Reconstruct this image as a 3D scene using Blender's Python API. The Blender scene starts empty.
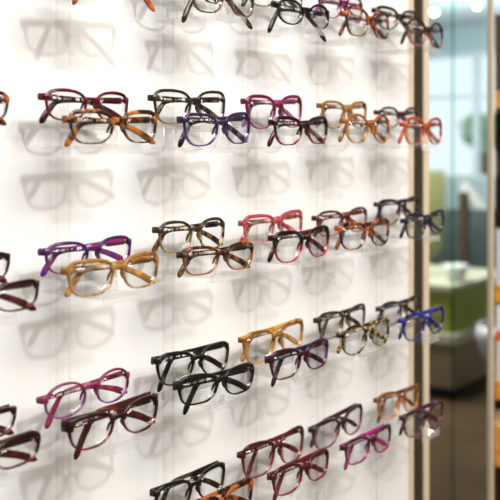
import bpy, bmesh, math, random
from mathutils import Vector, Matrix
random.seed(7)
C = bpy.context.scene
COL = C.collection

# ------------------------------------------------------------------ camera
F, XV, YH = 950.0, 980.0, 155.0          # focal length (px of a 500 px frame), wall vanishing point, horizon
TH = math.atan((XV - 250) / F)
CT, ST = math.cos(TH), math.sin(TH)
EYE = 1.5
cam_d = bpy.data.cameras.new('camera'); cam = bpy.data.objects.new('camera', cam_d); COL.objects.link(cam)
cam_d.sensor_width = 36; cam_d.lens = F / 500 * 36
cam_d.shift_y = (YH - 250) / 500
cam_d.clip_start = .02; cam_d.clip_end = 100
cam.location = (0, 0, EYE)
cam.rotation_euler = (math.pi / 2, 0, TH - math.pi / 2)
cam_d.dof.use_dof = True; cam_d.dof.focus_distance = 1.12; cam_d.dof.aperture_fstop = 5.8
C.camera = cam

# ------------------------------------------------------------------ world, lights, exposure
w = bpy.data.worlds.new('world'); C.world = w; w.use_nodes = True
bg = w.node_tree.nodes['Background']; bg.inputs[0].default_value = (.86, .94, 1, 1); bg.inputs[1].default_value = 0.92

def lamp(name, loc, target, power, size, color, typ='AREA', spread=180, sy=None):
    d = bpy.data.lights.new(name, typ); d.energy = power; d.color = color
    if typ == 'AREA':
        d.shape = 'DISK'; d.size = size; d.spread = math.radians(spread)
        if sy: d.shape = 'RECTANGLE'; d.size_y = sy
    o = bpy.data.objects.new(name, d); COL.objects.link(o); o.location = loc
    o.rotation_euler = (Vector(target) - Vector(loc)).to_track_quat('-Z', 'Y').to_euler()
    return o
lamp('ceiling_spotlight', (.25, -1.0, 2.72), (.98, .8, 1.4), 18, .10, (.93, .97, 1))
lamp('ceiling_spotlight', (1.75, -1.3, 2.3), (1.0, .8, 1.35), 9, .30, (1, .90, .78))
lamp('overhead_fill_light', (.9, -1.0, 2.74), (.9, -.9, 0), 68, 1.2, (1, .94, .86), sy=1.2)  # added soft fill above the camera, not a fitting of the shop
lamp('lounge_fill_light', (5.2, 3.4, 2.74), (5.2, 3.4, 0), 95, 1.6, (1, .93, .82), sy=1.6)  # added overhead fill that brightens the lounge
lamp('lounge_upward_fill', (6.9, 3.2, 1.9), (8.2, 3.8, 2.8), 26, .5, (.86, .97, 1))  # added fill aimed upward to lighten the far wall and ceiling
V = C.view_settings
C.display_settings.display_device = 'sRGB'
V.view_transform = 'Standard'; V.look = 'None'; V.gamma = 1; V.use_curve_mapping = False
V.exposure = 0.42

# ------------------------------------------------------------------ helpers
def px_s(x, D):            # where the ray of column x meets the plane Y = D
    return (F * D / (CT * (XV - x)) - D * ST) / CT
def px_z(x, y, D):
    return EYE + (YH - y) * D / (CT * (XV - x))
def at(x, y, z):           # world point at camera depth z
    xc = (x - 250) / F * z
    return Vector((z * CT + xc * ST, z * ST - xc * CT, EYE + (YH - y) * z / F))

def link(name, me, parent=None):
    o = bpy.data.objects.new(name, me); COL.objects.link(o)
    if parent: o.parent = parent
    return o
def obj(name, bm, m, parent=None, smooth=False, loc=None):
    bmesh.ops.recalc_face_normals(bm, faces=bm.faces)
    me = bpy.data.meshes.new(name); bm.to_mesh(me); bm.free()
    if smooth: me.polygons.foreach_set('use_smooth', [True] * len(me.polygons))
    me.materials.append(m)
    o = link(name, me, parent)
    if loc is not None: o.location = loc
    return o
def tag(o, label, cat, group=None, kind=None):
    o['label'] = label; o['category'] = cat
    if group: o['group'] = group
    if kind: o['kind'] = kind
    return o
def thing(name, label, cat, loc=(0, 0, 0), rot=(0, 0, 0), group=None):
    o = link(name, None); o.location = loc; o.rotation_euler = rot; o.empty_display_size = .02
    return tag(o, label, cat, group)
def struct(name, bm, m, smooth=False, parent=None):
    o = obj(name, bm, m, parent, smooth)
    if not parent: o['kind'] = 'structure'
    return o
def box(bm, x0, x1, y0, y1, z0, z1, bev=0.0, M=None):
    r = bmesh.ops.create_cube(bm, size=1)['verts']
    for v in r:
        v.co = Vector((x0 + (v.co.x + .5) * (x1 - x0), y0 + (v.co.y + .5) * (y1 - y0), z0 + (v.co.z + .5) * (z1 - z0)))
        if M: v.co = M @ v.co
    if bev:
        es = {e for v in r for e in v.link_edges}
        bmesh.ops.bevel(bm, geom=list(es), offset=bev, segments=2, affect='EDGES', profile=.6)
    return bm
def nb(*a, **k): return box(bmesh.new(), *a, **k)
def lathe(prof, seg=24):
    bm = bmesh.new(); rings = []
    for r, z in prof:
        rings.append([bm.verts.new((r * math.cos(2 * math.pi * i / seg), r * math.sin(2 * math.pi * i / seg), z)) for i in range(seg)])
    for a, b in zip(rings, rings[1:]):
        for i in range(seg): bm.faces.new((a[i], a[(i + 1) % seg], b[(i + 1) % seg], b[i]))
    bm.faces.new(rings[0][::-1]); bm.faces.new(rings[-1]); return bm

def mat(name, col=(.8, .8, .8), rough=.5, metal=0, trans=0, coat=0, emit=None, es=0, spec=.5, ior=1.45):
    m = bpy.data.materials.new(name); m.use_nodes = True
    p = m.node_tree.nodes['Principled BSDF']
    p.inputs['Base Color'].default_value = (*col, 1); p.inputs['Roughness'].default_value = rough
    p.inputs['Metallic'].default_value = metal; p.inputs['Transmission Weight'].default_value = trans
    p.inputs['Coat Weight'].default_value = coat; p.inputs['Specular IOR Level'].default_value = spec
    p.inputs['IOR'].default_value = ior
    if emit: p.inputs['Emission Color'].default_value = (*emit, 1); p.inputs['Emission Strength'].default_value = es
    return m
def N(m, t, **k):
    n = m.node_tree.nodes.new(t)
    for a, b in k.items(): setattr(n, a, b)
    return n
def noisy(m, c1, c2, scale=8, bump=0, stretch=(1, 1, 1), lo=.4, hi=.6):
    L = m.node_tree.links; p = m.node_tree.nodes['Principled BSDF']
    tc = N(m, 'ShaderNodeTexCoord'); mp = N(m, 'ShaderNodeMapping'); mp.inputs['Scale'].default_value = stretch
    nz = N(m, 'ShaderNodeTexNoise'); nz.inputs['Scale'].default_value = scale; nz.inputs['Detail'].default_value = 4
    cr = N(m, 'ShaderNodeValToRGB'); cr.color_ramp.elements[0].position = lo; cr.color_ramp.elements[1].position = hi
    cr.color_ramp.elements[0].color = (*c1, 1); cr.color_ramp.elements[1].color = (*c2, 1)
    L.new(tc.outputs['Object'], mp.inputs[0]); L.new(mp.outputs[0], nz.inputs['Vector'])
    L.new(nz.outputs['Fac'], cr.inputs[0]); L.new(cr.outputs[0], p.inputs['Base Color'])
    if bump:
        b = N(m, 'ShaderNodeBump'); b.inputs['Strength'].default_value = bump; b.inputs['Distance'].default_value = .001
        L.new(nz.outputs['Fac'], b.inputs['Height']); L.new(b.outputs[0], p.inputs['Normal'])
    return m
def clear(name, tint=(1, 1, 1), rough=.03, ior=1.45, extra=0.0, body=0.0, bodycol=(1, 1, 1)):
    """clear sheet: fresnel reflection over straight see-through, for thin acrylic and glass"""
    m = bpy.data.materials.new(name); m.use_nodes = True; nt = m.node_tree; L = nt.links
    nt.nodes.clear(); out = nt.nodes.new('ShaderNodeOutputMaterial')
    tr = nt.nodes.new('ShaderNodeBsdfTransparent'); tr.inputs[0].default_value = (*tint, 1)
    gl = nt.nodes.new('ShaderNodeBsdfGlossy'); gl.inputs['Roughness'].default_value = rough
    fr = nt.nodes.new('ShaderNodeFresnel'); fr.inputs[0].default_value = ior
    ad = nt.nodes.new('ShaderNodeMath'); ad.operation = 'ADD'; ad.inputs[1].default_value = extra; ad.use_clamp = True
    mx = nt.nodes.new('ShaderNodeMixShader')
    ge = nt.nodes.new('ShaderNodeNewGeometry'); io = nt.nodes.new('ShaderNodeMix')
    io.inputs[2].default_value = ior; io.inputs[3].default_value = 1 / ior      # same reflectance on both faces of the sheet
    L.new(ge.outputs['Backfacing'], io.inputs[0]); L.new(io.outputs[0], fr.inputs[0])
    L.new(fr.outputs[0], ad.inputs[0]); L.new(ad.outputs[0], mx.inputs[0])
    base = tr
    if body:
        df = nt.nodes.new('ShaderNodeBsdfDiffuse'); df.inputs[0].default_value = (*bodycol, 1)
        m2 = nt.nodes.new('ShaderNodeMixShader'); m2.inputs[0].default_value = body
        L.new(tr.outputs[0], m2.inputs[1]); L.new(df.outputs[0], m2.inputs[2]); base = m2
    L.new(base.outputs[0], mx.inputs[1]); L.new(gl.outputs[0], mx.inputs[2]); L.new(mx.outputs[0], out.inputs[0])
    return m

def acetate(name, top, bottom=None, spots=None, clearish=0.0, scale=90, zc=0.0, zr=.006, amt=(.45, .58)):
    """polished acetate: optional top-to-bottom two-tone sheet and mottled tortoiseshell flecks"""
    m = mat(name, top, .14, coat=.08, trans=clearish, spec=.38, ior=1.47); L = m.node_tree.links
    p = m.node_tree.nodes['Principled BSDF']
    tc = N(m, 'ShaderNodeTexCoord'); cur = None
    if bottom:
        sx = N(m, 'ShaderNodeSeparateXYZ'); L.new(tc.outputs['Object'], sx.inputs[0])
        mr = N(m, 'ShaderNodeMapRange'); mr.inputs['From Min'].default_value = zc - zr; mr.inputs['From Max'].default_value = zc + zr
        L.new(sx.outputs['Z'], mr.inputs['Value'])
        mx = N(m, 'ShaderNodeMix', data_type='RGBA'); mx.inputs['A'].default_value = (*bottom, 1); mx.inputs['B'].default_value = (*top, 1)
        L.new(mr.outputs[0], mx.inputs['Factor']); cur = mx.outputs['Result']
    if spots:
        nz = N(m, 'ShaderNodeTexNoise'); nz.inputs['Scale'].default_value = scale; nz.inputs['Detail'].default_value = 2
        nz.inputs['Distortion'].default_value = .6
        L.new(tc.outputs['Object'], nz.inputs['Vector'])
        mr = N(m, 'ShaderNodeMapRange'); mr.inputs['From Min'].default_value = amt[0]; mr.inputs['From Max'].default_value = amt[1]
        L.new(nz.outputs['Fac'], mr.inputs['Value'])
        mx = N(m, 'ShaderNodeMix', data_type='RGBA'); mx.inputs['B'].default_value = (*spots, 1)
        if cur: L.new(cur, mx.inputs['A'])
        else: mx.inputs['A'].default_value = (*top, 1)
        L.new(mr.outputs[0], mx.inputs['Factor']); cur = mx.outputs['Result']
    if cur: L.new(cur, p.inputs['Base Color'])
    return m

M_lens = clear('demo lens', (.99, .99, .99), .02, 1.48, 0.0)
M_acr = clear('clear acrylic', (.985, .985, .982), .05, 1.3, .01, .012, (1, .99, .98))
M_edge = clear('acrylic lip', (.96, .96, .955), .08, 1.45, .04, .12, (1, .985, .97))
M_glass = clear('door glass', (.95, .97, .968), .0, 1.12, 0)
M_gedge = clear('green glass edge', (.88, .94, .92), .1, 1.08)
M_wall = mat('white display laminate', (.765, .76, .75), .42)
M_gold = noisy(mat('champagne aluminium', (.62, .48, .33), .42, .25), (.74, .60, .43), (.80, .66, .48), 30, stretch=(8, 8, .3))
M_chan = mat('dark channel', (.035, .029, .017), .8, spec=.15)
M_steel = mat('hinge steel', (.75, .73, .70), .25, 1)
M_print = mat('pale print', (.80, .76, .72), .5)
M_printd = mat('grey print', (.30, .27, .26), .5)
M_floor = noisy(mat('brown floor', (.08, .06, .04), .8, spec=.15), (.080, .050, .024), (.098, .064, .032), 3)
M_ceil = mat('ceiling paint', (.60, .70, .72), .8)
M_white = mat('white paint', (.8, .8, .79), .5)

# ------------------------------------------------------------------ the setting
WALL = .80
xe = px_s(408, WALL)                         # right edge of the white panel
struct('floor', nb(-3, 12, -3.5, 9.5, -.1, 0), M_floor)
struct('ceiling', nb(-3, 9.1, -3.5, 9.5, 2.8, 2.9), M_ceil)
struct('wall_back', nb(-3.1, 9.1, -3.6, -3.5, 0, 2.8), mat('warm grey paint', (.42, .40, .37), .8))
struct('wall_left', nb(-3.1, -3, -3.5, 9.5, 0, 2.8), mat('grey paint', (.40, .39, .37), .8))
struct('wall_display', nb(-.6, xe, WALL, WALL + .05, .02, 2.79), M_wall)
x1, x2, x3 = px_s(413.5, WALL), px_s(424, WALL), px_s(429, WALL)
struct('trim_1', nb(xe, x1, WALL - .001, WALL + .05, 0.0, 2.8, .0015), M_gold)
struct('trim_2', nb(x1, x2, WALL + .003, WALL + .05, 0.0, 2.8), M_chan)
struct('trim_3', nb(x2, x3, WALL - .001, WALL + .02, 0.0, 2.8, .0015), M_gold)
x4, x5 = px_s(487, WALL + .011), px_s(493.5, WALL)
struct('trim_4', nb(x4, x5, WALL - .001, WALL + .011, 0.0, 2.8, .0015), M_gold)
# the sliding glass between the posts: two overlapping sheets, green edges
xm0, xm1 = px_s(451, WALL + .006), px_s(455, WALL + .012)
d1 = link('door_1', None); d1['kind'] = 'structure'
obj('glass_pane', nb(x3, xm1, WALL + .011, WALL + .015, .02, 2.79), M_glass, d1)
obj('glass_pane', nb(xm0, x4, WALL + .004, WALL + .008, .02, 2.79), M_glass, d1)
obj('glass_edge', nb(xm1 - .003, xm1, WALL + .0108, WALL + .0152, .02, 2.79), M_gedge, d1)
obj('glass_edge', nb(xm0, xm0 + .003, WALL + .0038, WALL + .0082, .02, 2.79), M_gedge, d1)

# far window wall of the lounge, X = 9
WX = 9.0
M_frame = mat('window frame grey', (.72, .80, .82), .5)
M_low = mat('lounge wall olive', (.50, .47, .17), .7)
struct('wall_far', box(nb(WX, WX + .15, -3.5, 9.5, 0, 1.25), WX, WX + .15, -3.5, 9.5, 2.55, 2.8), mat('far wall teal grey', (.50, .62, .66), .8))
ys = [-3.4 + .62 * i for i in range(21)]
for i in range(0, 20, 2):
    wn = link('window_%d' % (i // 2 + 1), None); wn['kind'] = 'structure'
    a, b = ys[i], ys[i + 2] - .004
    bm = bmesh.new()
    box(bm, WX, WX + .04, a, a + .03, 1.25, 2.55); box(bm, WX, WX + .04, b - .03, b, 1.25, 2.55)
    box(bm, WX, WX + .04, a + .03, b - .03, 1.25, 1.30); box(bm, WX, WX + .04, a + .03, b - .03, 2.50, 2.55)
    box(bm, WX + .01, WX + .03, a + .03, b - .03, 2.08, 2.11)
    obj('window_frame', bm, M_frame, wn)
    obj('window_glass', nb(WX + .015, WX + .02, a + .03, b - .03, 1.30, 2.50), M_glass, wn)

# ------------------------------------------------------------------ eyeglasses
def outline(kind, a, b, n=56):
    """inner lens outline, +x is the outer (temple) side"""
    P = {'rect': (5.4, .03, .00, .0), 'soft': (3.3, .06, .0, .0), 'round': (2.45, .02, .0, .0),
         'way': (3.3, .13, .10, -.02), 'cat': (3.1, .09, .24, -.04), 'oval': (2.2, .0, .0, .0),
         'square': (3.9, .09, .04, .0)}[kind]
    e, tp, up, dr = P; out = []
    for i in range(n):
        t = 2 * math.pi * i / n
        c, s = math.cos(t), math.sin(t)
        x = a * math.copysign(abs(c) ** (2 / e), c); z = b * math.copysign(abs(s) ** (2 / e), s)
        x *= 1 + tp * z / b
        k = max(0, x / a)
        if z > 0: z += up * b * k * k * (z / b)
        else: z += b * dr * k
        if kind != 'oval':
            if z < 0 and x < 0: x += .30 * a * (z / b) ** 2 * (-x / a)  # the nose side is cut away below
            if z < 0 and x > 0: x -= .10 * a * (z / b) ** 2 * (x / a)
            if z > 0 and x < 0: z -= .22 * b * (x / a) ** 2 * (z / b)   # the brow dips towards the bridge
        out.append((x, z))
    return out
KB = 1.15                                      # base curve of the front
def bow(x): return KB * x * x
def ring_bridge(bm, rings, closed):
    n = len(rings[0]); R = rings + [rings[0]] if closed else rings
    for a, b in zip(R, R[1:]):
        for i in range(n):
            try: bm.faces.new((a[i], a[(i + 1) % n], b[(i + 1) % n], b[i]))
            except ValueError: pass
    if not closed:
        bm.faces.new(rings[0][::-1]); bm.faces.new(rings[-1])
def rim(bm, pts, cx, sg, tt, tb, d, b):
    n = len(pts); rings = []
    for i in range(n):
        x, z = pts[i]; xa, za = pts[i - 1]; xb, zb = pts[(i + 1) % n]
        tx, tz = xb - xa, zb - za; l = math.hypot(tx, tz) or 1; nx, nz = tz / l, -tx / l
        k = (z / b + 1) / 2; t = tb + (tt - tb) * max(0, min(1, k)) ** 1.5
        if x > 0 and z > 0: t *= 1.12
        c = min(.26 * d, .3 * t); sec = [(0, d/2-c), (0, -d/2+c), (c, -d/2), (t-c, -d/2), (t, -d/2+c), (t, d/2-c), (t-c, d/2), (c, d/2)]
        ring = []
        for r, y in sec:
            X = sg * (cx + x + nx * r); Z = z + nz * r
            ring.append(bm.verts.new((X, y + bow(X), Z)))
        rings.append(ring)
    ring_bridge(bm, rings, True)
def sweep(bm, path, H, hs, ts):
    """path points, height direction(s), heights and thicknesses: rounded rectangular section"""
    n = len(path); rings = []
    for i in range(n):
        T = (path[min(i + 1, n - 1)] - path[max(i - 1, 0)]).normalized()
        h = H[i] if isinstance(H, list) else H
        B = T.cross(h).normalized(); h2 = B.cross(T).normalized()
        a, t = hs[i] / 2, ts[i] / 2; c = min(a, t) * .5
        sec = [(a - c, t), (a, t - c), (a, -t + c), (a - c, -t), (-a + c, -t), (-a, -t + c), (-a, t - c), (-a + c, t)]
        rings.append([bm.verts.new(path[i] + h2 * u + B * v) for u, v in sec])
    ring_bridge(bm, rings, False)
def smoothpath(P, n=14):
    """Catmull-Rom through P"""
    Q = [P[0] * 2 - P[1]] + P + [P[-1] * 2 - P[-2]]; out = []
    for i in range(1, len(Q) - 2):
        p0, p1, p2, p3 = Q[i-1:i+3]
        k = max(2, n // (len(P) - 1))
        for j in range(k):
            t = j / k
            out.append(.5 * ((2*p1) + (p2-p0)*t + (2*p0-5*p1+4*p2-p3)*t*t + (-p0+3*p1-3*p2+p3)*t**3))
    out.append(P[-1]); return out

def make_glasses(label, kind, W, Ht, mf, mt, tt=.0031, tb=.0016, th=.0075, ep=.007, tip=(.052, -.021), rtip=(.0665, -.0165), loc=(0, 0, 0), roll=0, yaw=0, prints=True, tipmat=None, rnd=None):
    """W total width, Ht outer height of a lens rim; th temple height; ep end piece height"""
    g = thing('eyeglasses', label, 'eyeglasses', loc, (0, 0, 0), 'eyeglasses on the display wall')
    g.rotation_mode = 'XYZ'; g.rotation_euler = (0, roll, yaw)
    b = (Ht - tt - tb) / 2; d = .0034
    dbl = .0165 if kind != 'oval' else .018
    a = (W / 2 - dbl / 2 - tb * .6 - .0045) / 2; cx = dbl / 2 + a + tb * .4
    pts = outline(kind, a, b); zh = b * (.62 if kind not in ('cat', 'way') else .80)
    if kind == 'oval': zh = b * .35
    bm = bmesh.new()
    for sg in (1, -1): rim(bm, pts, cx, sg, tt, tb, d, b)
    # bridge: an arch between the rims
    P = []; hs = []; ts = []
    xe_ = dbl / 2 + .0022
    for i in range(13):
        u = -1 + i / 6; x = u * xe_
        P.append(Vector((x, bow(x) - .0006, b * .44 + (1 - u * u) * .0018))); hs.append((.0046 + .0035 * u * u) * tt / .0042); ts.append(d)
    sweep(bm, P, Vector((0, 0, 1)), hs, ts)
    # end pieces turning back to the hinges
    for sg in (1, -1):
        x0 = cx + a - .0015; P = [Vector((sg * x, y, zh)) for x, y in
             ((x0, bow(x0)), (W/2 - .004, bow(W/2) - .0006), (W/2 - .001, bow(W/2) + .0012), (W/2, bow(W/2) + .0045), (W/2, .0115))]
        P = smoothpath(P, 12); k = len(P)
        sweep(bm, P, Vector((0, 0, 1)), [ep * (1.05 - .2 * i / k) for i in range(k)], [.0036] * k)
    obj('front_frame', bm, mf, g, True)
    # lenses: thin bowed panes
    for sg in (1, -1):
        bm = bmesh.new(); c0 = [bm.verts.new((sg * cx, bow(cx) - .0012, 0)), bm.verts.new((sg * cx, bow(cx), 0))]
        rr = []
        for f in (.5, 1.0):
            for q, off in enumerate((-.0012, 0)):
                rr.append([bm.verts.new((sg * (cx + x * f), bow(cx + x * f) + off * (1.4 - .4 * f), z * f)) for x, z in pts])
        n = len(pts)
        for q in (0, 1):
            A, B = rr[q], rr[q + 2]
            for i in range(n):
                bm.faces.new((c0[q], A[i], A[(i+1) % n])); bm.faces.new((A[i], B[i], B[(i+1) % n], A[(i+1) % n]))
        for i in range(n): bm.faces.new((rr[2][i], rr[2][(i+1) % n], rr[3][(i+1) % n], rr[3][i]))
        obj('lens', bm, M_lens, g, True)
        # nose pad
        bm = bmesh.new()
        P = [Vector((sg * (dbl/2 - .0002), .0015, b*.28)), Vector((sg * (dbl/2 + .0002), .0045, b*.05)), Vector((sg * (dbl/2 + .0030), .0045, -b*.32))]
        P = smoothpath(P, 8); k = len(P)
        sweep(bm, P, Vector((0, 1, 0)), [.0030 * (.45 + .55 * math.sin(math.pi * (i + .5) / k)) for i in range(k)], [.0015] * k)
        obj('nose_pad', bm, mf, g, True)
    # temples folded flat behind the front, tips hanging down
    for sg, y0 in ((-1, .0128), (1, .0170)):
        hx = W/2 - .0005
        if sg == 1:                                       # hinged on the right: level, then a steep drop at the left end
            tx, tz = tip
            P = [Vector((hx, y0 - .001, zh)), Vector((.02, y0, zh - .001)), Vector((-tx + .026, y0 + .002, zh - .003)),
                 Vector((-tx + .012, y0 + .003, zh * .55 + tz * .45)), Vector((-tx, y0 + .004, tz))]
        else:                                             # hinged on the left: slopes down behind the right lens
            tx, tz = rtip
            P = [Vector((-hx, y0 - .001, zh)), Vector((-.03, y0, zh - .001)), Vector((.008, y0, zh - .003)),
                 Vector((.040, y0, zh * .5 + tz * .5)), Vector((tx, y0, tz))]
        P = smoothpath(P, 28); k = len(P); hs = []; ts = []
        for i in range(k):
            u = i / (k - 1)
            h = th * (1 - .30 * min(1, u / .55)) if u < .55 else th * .70 + (.0072 - th * .70) * min(1, (u - .55) / .3)
            t = .0032
            if u > .93: e = math.sqrt(max(.12, 1 - ((u - .93) / .07) ** 2)); h *= e; t *= .6 + .4 * e
            hs.append(h); ts.append(t)
        bm = bmesh.new(); sweep(bm, P, Vector((0, 0, 1)), hs, ts)
        te = obj('temple', bm, mt, g, True)
        if tipmat:                                        # clearly different sleeve on the tip
            bm = bmesh.new(); q = int(k * .66)
            sweep(bm, P[q:], Vector((0, 0, 1)), [h * 1.06 for h in hs[q:]], [t * 1.08 for t in ts[q:]])
            obj('temple_tip', bm, tipmat, te, True)
        # hinge
        bm = nb(-.0022, .0022, -.0016, .0016, -.0022, .0022, .0004)
        obj('hinge', bm, M_steel, g, False, (sg * (W/2 - .0034), .0098, zh))
        if prints and sg == -1:                           # fine pale printing along the inner face of the temple
            bm = bmesh.new(); x = -W/2 + .018
            while x < -W/2 + .070:
                wd = rnd.choice((.0008, .0012, .0018, .0026)); hh = rnd.choice((.0009, .0012, .0015))
                if rnd.random() < .78: box(bm, x, x + wd, y0 - .0020, y0 - .00165, zh - .001 - hh, zh - .001 + hh)
                x += wd + .0009
            obj('temple_print', bm, M_print, te)
    # faint marking on the lens
    return g

R = random.Random(3)
BLK = (.010, .009, .009); DKB = (.025, .012, .008); AMB = (.62, .24, .03); GLD = (.70, .40, .10); RED = (.22, .012, .015)
def A(*a, **k): return acetate('acetate', *[tuple(c * .82 for c in v) if isinstance(v, tuple) else v for v in a], **k)
mats = {
 'burg': lambda: (A((.13, .008, .016), (.20, .012, .02), DKB, amt=(.52, .62)), A((.10, .006, .01), None, DKB)),
 'tort': lambda: (A((.52, .18, .03), None, (.045, .014, .006), .1, 95, amt=(.38, .49)), A((.50, .17, .02), None, (.07, .02, .006), .1, 60)),
 'olive': lambda: (A((.03, .022, .012), (.30, .17, .05), BLK, amt=(.5, .62), zc=-.004), A(BLK, None, (.10, .05, .015), scale=60)),
 'purp': lambda: (A((.045, .02, .07), (.15, .06, .24), (.025, .012, .04), .1, amt=(.48, .6)), A((.04, .02, .06), None, BLK)),
 'mag': lambda: (A((.19, .008, .05), (.36, .02, .20), None, .15, zc=-.002), A((.42, .06, .34), None, (.2, .02, .12), .2)),
 'redblk': lambda: (A((.02, .008, .01), (.32, .012, .03), BLK, zc=-.003, amt=(.5, .62)), A((.03, .01, .012), None, (.12, .01, .02))),
 'must': lambda: (A((.36, .17, .025), (.55, .30, .07), (.16, .06, .01), .15, 80, amt=(.5, .62)), A((.55, .30, .08), None, (.25, .11, .02), .2)),
 'gorange': lambda: (A((.50, .14, .015), (.70, .32, .05), (.16, .045, .01), .15, amt=(.48, .6)), A((.03, .02, .015), None, (.5, .2, .03))),
 'dkpurp': lambda: (A((.06, .015, .04), (.28, .10, .15), None, .1), A((.05, .015, .03), None, BLK)),
 'coral': lambda: (A((.62, .09, .025), (.80, .24, .12), (.40, .04, .015), .25, amt=(.5, .62)), A((.80, .17, .06), None, (.55, .08, .02), .25)),
 'dktort': lambda: (A((.03, .016, .01), (.26, .13, .07), BLK, amt=(.46, .6)), A(DKB, None, (.11, .06, .025))),
 'black': lambda: (A(BLK, (.016, .014, .013)), A(BLK)),
 'navyblk': lambda: (A((.012, .013, .02), (.025, .03, .05), None), A(BLK)),
 'otort': lambda: (A((.50, .10, .018), (.52, .15, .03), (.03, .009, .006), .1, 95, amt=(.42, .52)), A((.03, .012, .008), None, (.4, .10, .02))),
 'pinktort': lambda: (A((.05, .015, .012), (.45, .17, .14), BLK, .1, amt=(.5, .6)), A(DKB)),
 'oxred': lambda: (A((.10, .01, .012), (.18, .014, .018), DKB), A((.09, .008, .01), None, (.30, .05, .05))),
 'violet': lambda: (A((.065, .02, .11), (.34, .05, .20), (.15, .015, .08), .15, zc=-.004, amt=(.5, .62)), A((.30, .03, .12), None, (.10, .02, .30), .1)),
 'amberc': lambda: (A((.46, .22, .05), (.72, .40, .12), (.28, .10, .02), .3, amt=(.5, .62)), A((.45, .18, .03), None, (.72, .38, .10), .2)),
 'hgold': lambda: (A((.06, .04, .02), (.55, .33, .11), (.02, .012, .008), .15, amt=(.50, .6), zc=.002), A(BLK, None, (.20, .11, .03))),
 'htort': lambda: (A((.05, .018, .008), (.38, .17, .05), (.40, .10, .02), .1, amt=(.50, .62), zc=0), A(DKB, None, (.25, .10, .03))),
 'pink': lambda: (A((.62, .09, .11), (.82, .38, .36), (.5, .03, .08), .35, amt=(.52, .62)), A((.55, .06, .09), None, (.9, .35, .22), .3, 60)),
 'redgrad': lambda: (A((.016, .008, .009), (.50, .03, .045), None, .1, zc=-.002), A((.10, .012, .014), None, BLK)),
 'rosewood': lambda: (A((.10, .025, .02), (.55, .13, .13), None, .2, zc=.0), A((.35, .04, .03), None, (.10, .015, .012), .1)),
 'navy': lambda: (A((.012, .018, .035), (.03, .045, .08), None, .05), A((.01, .012, .022))),
 'pinkpurp': lambda: (A((.28, .03, .10), (.30, .07, .32), (.12, .01, .04), .15, zc=-.002, amt=(.52, .62)), A((.20, .015, .05), None, (.35, .05, .10))),
 'redtort': lambda: (A((.028, .009, .007), (.24, .02, .018), (.02, .006, .006), .05, zc=-.001), A((.05, .012, .01), None, (.16, .015, .02), amt=(.5, .65))),
 'amber': lambda: (A((.28, .10, .012), (.70, .36, .04), (.60, .30, .03), .2, zc=0, amt=(.5, .6)), A((.75, .42, .08), None, (.5, .2, .02), .2)),
 'plum': lambda: (A((.045, .007, .018), (.11, .010, .026), (.09, .03, .17), amt=(.55, .66)), A((.03, .015, .04), None, BLK)),
 'olivetort': lambda: (A((.035, .028, .015), (.30, .19, .07), BLK, amt=(.48, .6), zc=-.002), A(BLK, None, (.10, .07, .03))),
 'leopard': lambda: (A((.55, .36, .09), None, (.015, .010, .007), .1, 130, amt=(.43, .49)), A((.03, .02, .01), None, (.6, .38, .1), scale=100)),
 'espresso': lambda: (A((.03, .018, .012), (.15, .07, .04), BLK), A(BLK)),
 'blue': lambda: (A((.016, .022, .22), (.03, .04, .30), BLK, amt=(.5, .62)), A((.02, .03, .30), None, BLK)),
 'blkclear': lambda: (A(BLK, (.03, .026, .02), None), A(BLK, None, (.06, .03, .015))),
 'wine': lambda: (A((.07, .01, .012), (.24, .02, .025), None, .05, zc=0), A((.15, .012, .015), None, (.05, .01, .01))),
 'aubergine': lambda: (A((.035, .012, .018), (.24, .05, .09), None, .1), A((.04, .012, .018))),
 'fuchsia': lambda: (A((.05, .012, .02), (.34, .02, .16), None, .1, zc=-.002), A((.40, .02, .19), None, (.28, .01, .13))),
 'ocoffee': lambda: (A((.24, .07, .02), (.80, .32, .07), (.5, .13, .03), .2, amt=(.5, .62), zc=.004), A(DKB, None, (.5, .16, .03))),
 'mauve': lambda: (A((.05, .015, .03), (.24, .08, .14), (.04, .01, .02), .15, amt=(.48, .6)), A((.06, .012, .05))),
 'brickred': lambda: (A((.5, .07, .03), None, (.25, .03, .02), .1), A((.62, .16, .06), None, (.4, .07, .03), .1)),
}
DF, DB = .70, .747
H1 = (.052, -.018); H2 = (.040, -.030)
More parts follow.
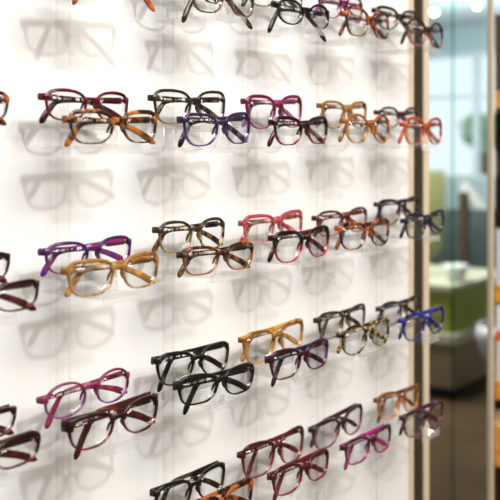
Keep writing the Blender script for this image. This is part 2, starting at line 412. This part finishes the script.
# row, column, tier, xl, yl, xr, yr, height px at left lens, shape, material, look, options
G = [
 ('A',0,'b', 39,-74,130,-62, 33,'round','brickred','burnt red rounded',{}),
 ('A',0,'f', 65,-44,160,-33, 34,'soft','brickred','reddish-orange rectangular',dict(tip=(.046,-.034),rtip=(.064,-.034))),
 ('A',1,'b',150,-29,228,-20, 32,'soft','black','black rounded',{}),
 ('A',1,'f',187,-14,254, -6, 31,'soft','dktort','dark tortoiseshell rounded',dict(tip=(.055,-.028),rtip=(.066,-.028))),
 ('A',2,'b',243,-19,303,-11, 29,'soft','olivetort','olive-brown slim',{}),
 ('A',2,'f',273,  2,329, 11, 25,'round','black','glossy black rounded',dict(tip=(.055,-.026),rtip=(.064,-.029))),
 ('A',3,'b',314, -5,364,  3, 26,'soft','mag','bright magenta slim',{}),
 ('A',3,'f',341, 12,390, 18, 28,'square','otort','orange tortoiseshell square',{}),
 ('A',4,'b',373,  9,418, 15, 22,'way','espresso','black-brown upswept',dict(tt=.0052)),
 ('A',4,'f',403, 22,444, 29, 27,'round','pinktort','dark brown round with pink lower rims',{}),
 ('B',-1,'b',None,0, 11, 97, 31,'square','otort','amber tortoiseshell square',dict(tip=(.05,-.024))),
 ('B',0,'b', 39, 94,130, 98, 31,'soft','burg','burgundy rounded-rectangular',{}),
 ('B',0,'f', 65,117,157,117, 34,'square','tort','amber and brown tortoiseshell',dict(tt=.005)),
 ('B',1,'b',149, 96,227, 97, 34,'square','olive','black and olive-gold rectangular',{}),
 ('B',1,'f',178,118,252,115, 32,'cat','purp','smoky purple upswept',{}),
 ('B',2,'b',242,100,303, 99, 33,'way','mag','magenta square',dict(tt=.005)),
 ('B',2,'f',270,121,328,120, 28,'cat','redblk','black and dark red upswept',dict(tt=.005)),
 ('B',3,'b',318,104,367,104, 27,'way','must','mustard yellow rounded',{}),
 ('B',3,'f',341,119,390,120, 29,'round','gorange','golden orange rounded',{}),
 ('B',4,'b',375,111,419,111, 21,'round','dkpurp','dark purple slim oval',{}),
 ('B',4,'f',401,123,442,123, 27,'soft','coral','coral orange rectangular',dict(tt=.005)),
 ('C',-1,'b',None,0,12,254, 30,'way','redtort','dark red square',{}),
 ('C',-1,'f',None,0,40,281, 30,'cat','redtort','dark red angular slim',dict(tip=(.06,-.022))),
 ('C',0,'b', 40,250,132,239, 31,'soft','violet','violet and pink slim rectangular',{}),
 ('C',0,'f', 63,269,159,257, 36,'square','amberc','translucent honey amber',dict(tt=.0046)),
 ('C',1,'b',154,228,225,222, 32,'soft','hgold','brown and golden rounded-rectangular',{}),
 ('C',1,'f',179,253,253,245, 28,'square','htort','dark tortoiseshell rectangular',{}),
 ('C',2,'b',240,222,303,214, 27,'rect','pink','translucent pink rectangular',dict(tt=.005)),
 ('C',2,'f',270,237,329,228, 31,'way','redgrad','black fading to red',dict(tt=.005)),
 ('C',3,'b',314,217,367,210, 25,'soft','rosewood','rosewood red rectangular',{}),
 ('C',3,'f',337,227,389,221, 27,'way','otort','orange tortoiseshell tapered',dict(tt=.005)),
 ('C',4,'b',375,203,420,198, 25,'way','espresso','black-brown angular',{}),
 ('C',4,'f',402,220,444,213, 24,'square','navy','dark navy square',dict(tt=.0052)),
 ('D',-1,'b',None,0,17,406, 28,'way','redtort','dark red squared',dict(tip=H2)),
 ('D',-1,'f',None,0,42,434, 31,'square','redtort','thick dark red tortoiseshell',dict(tip=H2,tt=.006,th=.011)),
 ('D',0,'b', 38,397,131,371, 34,'oval','pinkpurp','pink-purple large oval',dict(tt=.0028,th=.006,tip=(.045,-.030))),
 ('D',0,'f', 64,423,158,395, 34,'way','redtort','chunky brown-black and red',dict(tt=.0048,th=.0125,ep=.012,tip=H2)),
 ('D',1,'b',153,358,229,343, 32,'way','black','black square with thick temples',dict(th=.009,tip=(.045,-.028),tt=.005)),
 ('D',1,'f',175,383,254,367, 29,'square','black','heavy black rectangular',dict(tt=.0062,th=.010,tip=H2)),
 ('D',2,'b',240,338,304,319, 32,'way','amber','honey yellow square',dict(tt=.0048)),
 ('D',2,'f',267,358,328,341, 29,'square','plum','dark plum rectangular',dict(tt=.0055,th=.009,tip=H2)),
 ('D',3,'b',314,318,367,306, 26,'square','olivetort','black and olive tortoiseshell rectangular',dict(tip=H2)),
 ('D',3,'f',338,333,390,318, 29,'round','leopard','yellow and black mottled round',{}),
 ('D',4,'b',377,307,421,297, 23,'soft','espresso','dark brown rectangular',{}),
 ('D',4,'f',400,319,444,307, 26,'way','blue','royal blue square',dict(tt=.0052)),
 ('E',1,'b',151,490,226,463, 32,'way','blkclear','black square with slanted temples',dict(tt=.005,th=.0085,tip=(.045,-.026))),
 ('E',1,'f',178,510,254,481, 30,'square','otort','bright orange tortoiseshell rectangular',dict(tt=.006,th=.009,tip=H2)),
 ('E',2,'b',239,453,304,429, 34,'square','wine','wine red square',dict(tt=.005,tip=H2)),
 ('E',2,'f',268,474,330,451, 29,'soft','wine','burgundy red rounded-rectangular',dict(tt=.0055,th=.009,tip=H2)),
 ('E',3,'b',309,428,364,404, 27,'way','aubergine','dark aubergine rectangular',dict(tt=.005)),
 ('E',3,'f',341,445,392,426, 25,'square','fuchsia','magenta and black rectangular',dict(th=.009,tip=H2)),
 ('E',4,'b',373,398,421,387, 26,'square','ocoffee','orange-brown square',dict(tip=H2)),
 ('E',4,'f',399,416,445,401, 25,'way','mauve','dark mauve-purple square',dict(tt=.005)),
]
rowname = {'A': 'top row', 'B': 'second row', 'C': 'middle row', 'D': 'fourth row', 'E': 'bottom row'}
colname = {-1: 'cut off by left edge', 0: 'leftmost full column', 1: 'second full column', 2: 'middle full column', 3: 'fourth full column', 4: 'rightmost column'}
place = {}
for row, col, tier, xl, yl, xr, yr, hp, kind, mk, look, opt in G:
    D = DF if tier == 'f' else DB
    sr, zr = px_s(xr + .5, D + .003), px_z(xr + .5, yr, D + .003)
    if xl is None:
        wd = .129; sl = sr - wd; zl = zr
        u = XV - (xr - 60); roll = 0
    else:
        sl, zl = px_s(xl, D + .010), px_z(xl, yl, D + .010); wd = sr - sl
        u = XV - (xl + (xr - xl) * .33)
        roll = -math.atan2(zr - zl, wd) * .8
    Ht = (hp + 1) * D / (CT * u)
    W = max(.121, min(.142, wd))
    tt = opt.get('tt', .0033)
    b = (Ht - tt - .0016) / 2
    zh = b * (.80 if kind in ('cat', 'way') else .35 if kind == 'oval' else .62)
    cx, cz = (sl + sr) / 2, (zl + zr) / 2 - zh - (.0038 if row in 'DE' else .0026)
    mf, mt = mats[mk]()
    lab = '%s eyeglasses, %s pair, %s, %s' % (look, 'front' if tier == 'f' else 'rear', rowname[row], colname[col])
    o = dict(opt); o.setdefault('tip', H1); o['tt'] = tt * (.85 if 'tt' in opt else 1)
    make_glasses(lab, kind, W, Ht, mf, mt, loc=(cx, D, cz), roll=roll, rnd=R, yaw=R.uniform(-.025, .025), **o)
    place[(row, col, tier)] = (cx, cz, Ht, look)

# ------------------------------------------------------------------ clear acrylic rails and two-tier brackets
cols = sorted({k[1] for k in place})
railx = {}
for c in cols:
    xs = [v[0] for k, v in place.items() if k[1] == c]
    railx[c] = sum(xs) / len(xs)
    r = thing('acrylic_rail', 'pair of thin clear rods on the white wall, %s' % colname[c].replace('cut off by', 'column cut off by'), 'display rail', (railx[c], .788, 0), group='clear acrylic rails')
    for sx in (-.009, .009):
        obj('rod', lathe([(.0016, .60), (.0016, 2.0)], 10), M_acr, r, True, (sx, 0, 0))
    for z in (.61, 1.99): obj('wall_clip', nb(-.012, .012, -.002, .0118, z - .006, z + .006), M_acr, r)
for row in 'ABCDE':
    for c in cols:
        f, b = place.get((row, c, 'f')), place.get((row, c, 'b'))
        if not f and not b: continue
        if f and b: lab = ' '.join(('clear bracket for %s and %s pairs' % (f[3], b[3])).split()[:16])
        else: lab = 'clear acrylic bracket for the %s pair at left edge' % (f or b)[3]
        zb = (b[1] if b else f[1] + .024); rx = railx[c]
        t = thing('acrylic_bracket', lab, 'display bracket', (rx, .786, zb), group='clear acrylic brackets')
        for tier, g, D in (('f', f, DF), ('b', b, DB)):
            if not g: continue
            gx = g[0] - rx; zz = g[1] - zb - g[2] / 2 - .0015; yb = D - .786
            sh = obj('shelf_plate', nb(gx - .028, gx + .028, yb - .006, -.0002, zz - .0025, zz, .0008), M_acr, t)
            obj('shelf_lip', nb(gx - .028, gx + .028, yb - .0085, yb - .006, zz - .007, zz + .0025, .0008), M_edge, sh)
            for s in (-1, 1):
                obj('support_tab', nb(gx + s*.0165 - .007, gx + s*.0165 + .007, yb + .0235, yb + .0255, zz, zz + .024, .0008), M_acr, t)
            # nose post carrying the bridge
            bm = bmesh.new(); zt = g[2] * .5 + g[2] * .5 * .5 + .004
            P = [Vector((gx, yb + .0062, zz)), Vector((gx, yb + .0062, zz + zt * .55)), Vector((gx, yb + .0055, zz + zt))]
            sweep(bm, P, Vector((1, 0, 0)), [.012, .009, .006], [.003] * 3)
            obj('nose_post', bm, M_edge, t)

# ------------------------------------------------------------------ lounge behind the glass
# stepped bench with green block
c = at(454, 402, 5.77); ex = (Vector((ST, -CT, 0)) * .6 + Vector((CT, ST, 0)) * .8)      # along the right face
ey = (Vector((ST, -CT, 0)) * -.8 + Vector((CT, ST, 0)) * .6)                               # along the left face
Mx = Matrix(((ex.x, ey.x, 0, c.x), (ex.y, ey.y, 0, c.y), (0, 0, 1, 0), (0, 0, 0, 1)))
t = thing('display_bench', 'low two-tier bench, brown base and olive green block, behind the glass', 'bench', (c.x, c.y, 0))
Ml = Matrix.Translation((-c.x, -c.y, 0)) @ Mx
obj('plinth', nb(.08, .92, .08, .72, 0, .07, M=Ml), mat('shadow-dark plinth', (.008, .008, .008), .6), t)  # recessed toe-kick, its black standing in for the shadow line there
obj('base', nb(0, 1.0, 0, .8, .07, .37, .01, M=Ml), noisy(mat('taupe board', (.12, .09, .06), .5), (.26, .20, .13), (.30, .235, .16), 4), t)
obj('ledge', nb(-.02, 1.02, -.02, .82, .345, .405, .006, M=Ml), mat('cream ledge', (.55, .52, .40), .4), t)
obj('green_block', nb(.05, .95, .05, .75, .405, .66, .01, M=Ml), noisy(mat('olive green', (.21, .25, .035), .5), (.33, .38, .05), (.38, .43, .07), 3), t)
obj('top_slab', nb(.02, .98, .02, .78, .66, .70, .006, M=Ml), mat('cream top', (.56, .59, .44), .35), t)
# things on the bench
def on_bench(u, v): p = Mx @ Vector((u, v, .7)); return (p.x, p.y, .7002)
b = obj('bowl', lathe([(.03, 0), (.05, .01), (.075, .06), (.08, .10), (.073, .10), (.05, .03), (.01, .02)], 32), mat('white ceramic', (.75, .82, .84), .3), smooth=True, loc=on_bench(.28, .12))
tag(b, 'white bowl on the right end of the bench top', 'bowl')
b = obj('cup', lathe([(.04, 0), (.05, .03), (.055, .10), (.05, .10), (.04, .02), (.01, .015)], 24), mat('grey white ceramic', (.62, .60, .58), .4), smooth=True, loc=on_bench(.10, .32))
tag(b, 'small pale cup on the left part of the bench top', 'cup')
b = obj('folded_cloth', nb(-.10, .10, -.08, .08, 0, .07, .02), mat('teal cloth', (.02, .30, .18), .8), smooth=True, loc=on_bench(.12, .54))
tag(b, 'teal green folded cloth at far left of the bench top', 'cloth')
# olive column, left
p = at(424, 200, 8.6)
struct('wall_column', nb(p.x - .18, p.x + .18, p.y - .12, p.y + .9, 0, 1.36), M_low)
# dark high-backed chair behind the bench
def chair(px, py, zz, rz, label, col, h):
    q = at(px, py, zz); t = thing('lounge_chair', label, 'chair', (q.x, q.y, 0), (0, 0, rz))
    m = noisy(mat('chair fabric', col, .8), col, tuple(k * 1.5 for k in col), 20); mm = mat('chair legs', (.03, .03, .03), .4)
    obj('seat', nb(-.27, .27, -.26, .26, .38, .47, .03), m, t)
    bm = bmesh.new(); sweep(bm, smoothpath([Vector((0, .25, .44)), Vector((0, .27, .75)), Vector((0, .33, h))], 10), Vector((1, 0, 0)), [.50] * 11, [.07] * 11)
    obj('backrest', bm, m, t)
    for sx in (-1, 1):
        for sy in (-1, 1): obj('leg', nb(sx*.22 - .015, sx*.22 + .015, sy*.21 - .015, sy*.21 + .015, 0, .38), mm, t)
        obj('armrest', nb(sx*.28 - .03, sx*.28 + .03, -.22, .26, .62, .66, .01), m, t)
        obj('arm_post', nb(sx*.28 - .015, sx*.28 + .015, -.2, -.17, .42, .62), mm, t)
chair(471, 250, 8.0, -1.2, 'dark green-grey high-backed chair behind the bench', (.05, .075, .075), 1.02)
o3 = on_bench(.40, .42); t = thing('table_lamp', 'small table lamp with a white shade on the bench', 'lamp', o3)
obj('base', lathe([(.05, 0), (.05, .012), (.008, .02), (.008, .30)], 20), M_chan, t, True)
obj('lamp_shade', lathe([(.075, .28), (.045, .42), (.04, .42), (.07, .28)], 24), mat('white shade', (.8, .82, .84), .6), t, True)
t = thing('stair_rail', 'pale sloping handrail beside the windows', 'handrail', (0, 0, 0))
a0, a1 = at(462, 184, 8.6), at(492, 221, 8.6); bm = bmesh.new()
sweep(bm, [a0, a0.lerp(a1, .5), a1], Vector((0, 0, 1)), [.09] * 3, [.05] * 3); obj('rail', bm, mat('pale rail', (.72, .72, .66), .5), t)
for k in (.02, .5, .98):
    e = a0.lerp(a1, k); obj('post', nb(e.x - .02, e.x + .02, e.y - .02, e.y + .02, 0, e.z - .02), M_frame, t)
q = at(464, 196, 7.3); b = obj('wooden_box', nb(q.x - .03, q.x + .03, q.y - .03, q.y + .03, 0, q.z + .03), mat('brown wood', (.07, .04, .02), .6))
tag(b, 'tall narrow brown wooden stand below the pale handrail', 'stand')
# white and dark object near the post
q = at(511, 345, 4.6)
t = thing('swivel_stool', 'white shell stool on a dark leg near the gold post', 'stool', (q.x, q.y, 0))
obj('seat_shell', lathe([(.03, .50), (.14, .53), (.17, .62), (.16, .68), (.145, .62), (.12, .56), (.01, .54)], 28), mat('white shell', (.72, .74, .82), .35), t, True)
obj('stem', lathe([(.02, .02), (.02, .51)], 16), M_chan, t, True); obj('foot', lathe([(.09, 0), (.09, .012), (.03, .03)], 28), M_chan, t, True)
# wooden shelving just past the post
p = at(495, 400, 2.42); SR = math.atan2(-CT, ST) + math.pi / 2 - math.pi / 2 - math.atan2(245, F)
SM = Matrix.Translation(p) @ Matrix.Rotation(SR, 4, 'Z')
t = thing('shelf_unit', 'orange-toned wooden shelf unit just right of the gold post', 'shelf unit', (p.x, p.y, 0), (0, 0, SR))
M_wood = noisy(mat('orange wood', (.75, .36, .05), .45), (.80, .36, .04), (.62, .25, .03), 6, stretch=(1, 10, 10))
SH = [.05, .40, .70, .872, 1.12, 1.62]
for z in SH: obj('shelf', nb(.0, .50, .02, .30, z, z + .045, .002), M_wood, t)
obj('side_panel', nb(.47, .50, .02, .30, 0, 1.9), M_wood, t); obj('back_panel', nb(-.0, .50, .30, .315, 0, 1.9), mat('shelf back', (.09, .05, .02), .6), t)
def item(name, x0, x1, z0, z1, col, lab, cat, y0=.03, y1=.2):
    b = obj(name, nb(x0, x1, 0, y1 - y0, 0, z1 - z0, .002), mat(name + ' card', col, .5), None, False); q = SM @ Vector((.002, y0, 0)); b.location = (q.x, q.y, z0 + .0002); b.rotation_euler = (0, 0, SR); tag(b, lab, cat); return b
Sx = .0
item('box', 0, .07, .917, 1.02, (.72, .60, .52), 'cream pink box on the shelf right of the post', 'box')
item('box', 0, .07, 1.0202, 1.045, (.80, .12, .02), 'flat orange-red box stacked on the cream pink box', 'box')
item('box', 0, .07, 1.0454, 1.115, (.8, .76, .74), 'white box on top of the orange-red box', 'box')
item('box', 0, .05, 1.165, 1.30, (.66, .64, .70), 'lilac-white box on the upper shelf right of the post', 'box')
item('box', .052, .12, 1.165, 1.50, (.45, .40, .38), 'tall grey-beige box on the upper shelf', 'box')
item('box', 0, .10, .745, .80, (.75, .30, .02), 'amber box on the lower shelf right of the post', 'box')
# pendant lamps seen as soft discs
def pendant(px, py, zz, s, lab, r=.035):
    q = at(px, py, zz); t = thing('pendant_lamp', lab, 'lamp', q)
    bm = bmesh.new(); bmesh.ops.create_uvsphere(bm, u_segments=20, v_segments=12, radius=r)
    obj('bulb', bm, mat('lit bulb', (1, 1, 1), .4, emit=(1, .97, .88), es=s), t, True)
    obj('cord', lathe([(.003, r), (.003, 2.8 - q.z)], 8), M_chan, t)
    obj('cap', lathe([(.02, r * .8), (.014, r * 1.6)], 14), M_chan, t, True)
pendant(434, 12, 6.3, 30, 'round lit lamp hanging near the left edge of the glass', .022)
pendant(477, 6, 6.6, 7, 'round lit lamp hanging near the gold post', .022)
# trees and a pale building outside
def tree(px, zz, h, r, lab, seed):
    rr = random.Random(seed); q = at(px, 155, zz); t = thing('tree', lab, 'tree', (q.x, q.y, 0))
    obj('trunk', lathe([(.14, 0), (.09, h * .6)], 10), mat('bark', (.12, .09, .06), .8), t, True)
    bm = bmesh.new()
    for k in range(700):
        v = Vector((rr.gauss(0, 1), rr.gauss(0, 1), rr.gauss(0, 1))).normalized() * rr.random() ** .4
        c_ = Vector((v.x * r, v.y * r, h * .72 + v.z * r * .8)); s = .13
        f = [bm.verts.new(c_ + Vector((rr.uniform(-s, s), rr.uniform(-s, s), rr.uniform(-s, s)))) for _ in range(3)]; bm.faces.new(f)
    obj('foliage', bm, mat('leaves', (.50, .70, .46), .7), t)
tree(483, 14.5, 2.6, .28, 'small green tree outside the windows', 4)
struct('ground_outside', nb(12, 40, -15, 35, -.1, 0), mat('pale paving', (.6, .6, .6), .8))
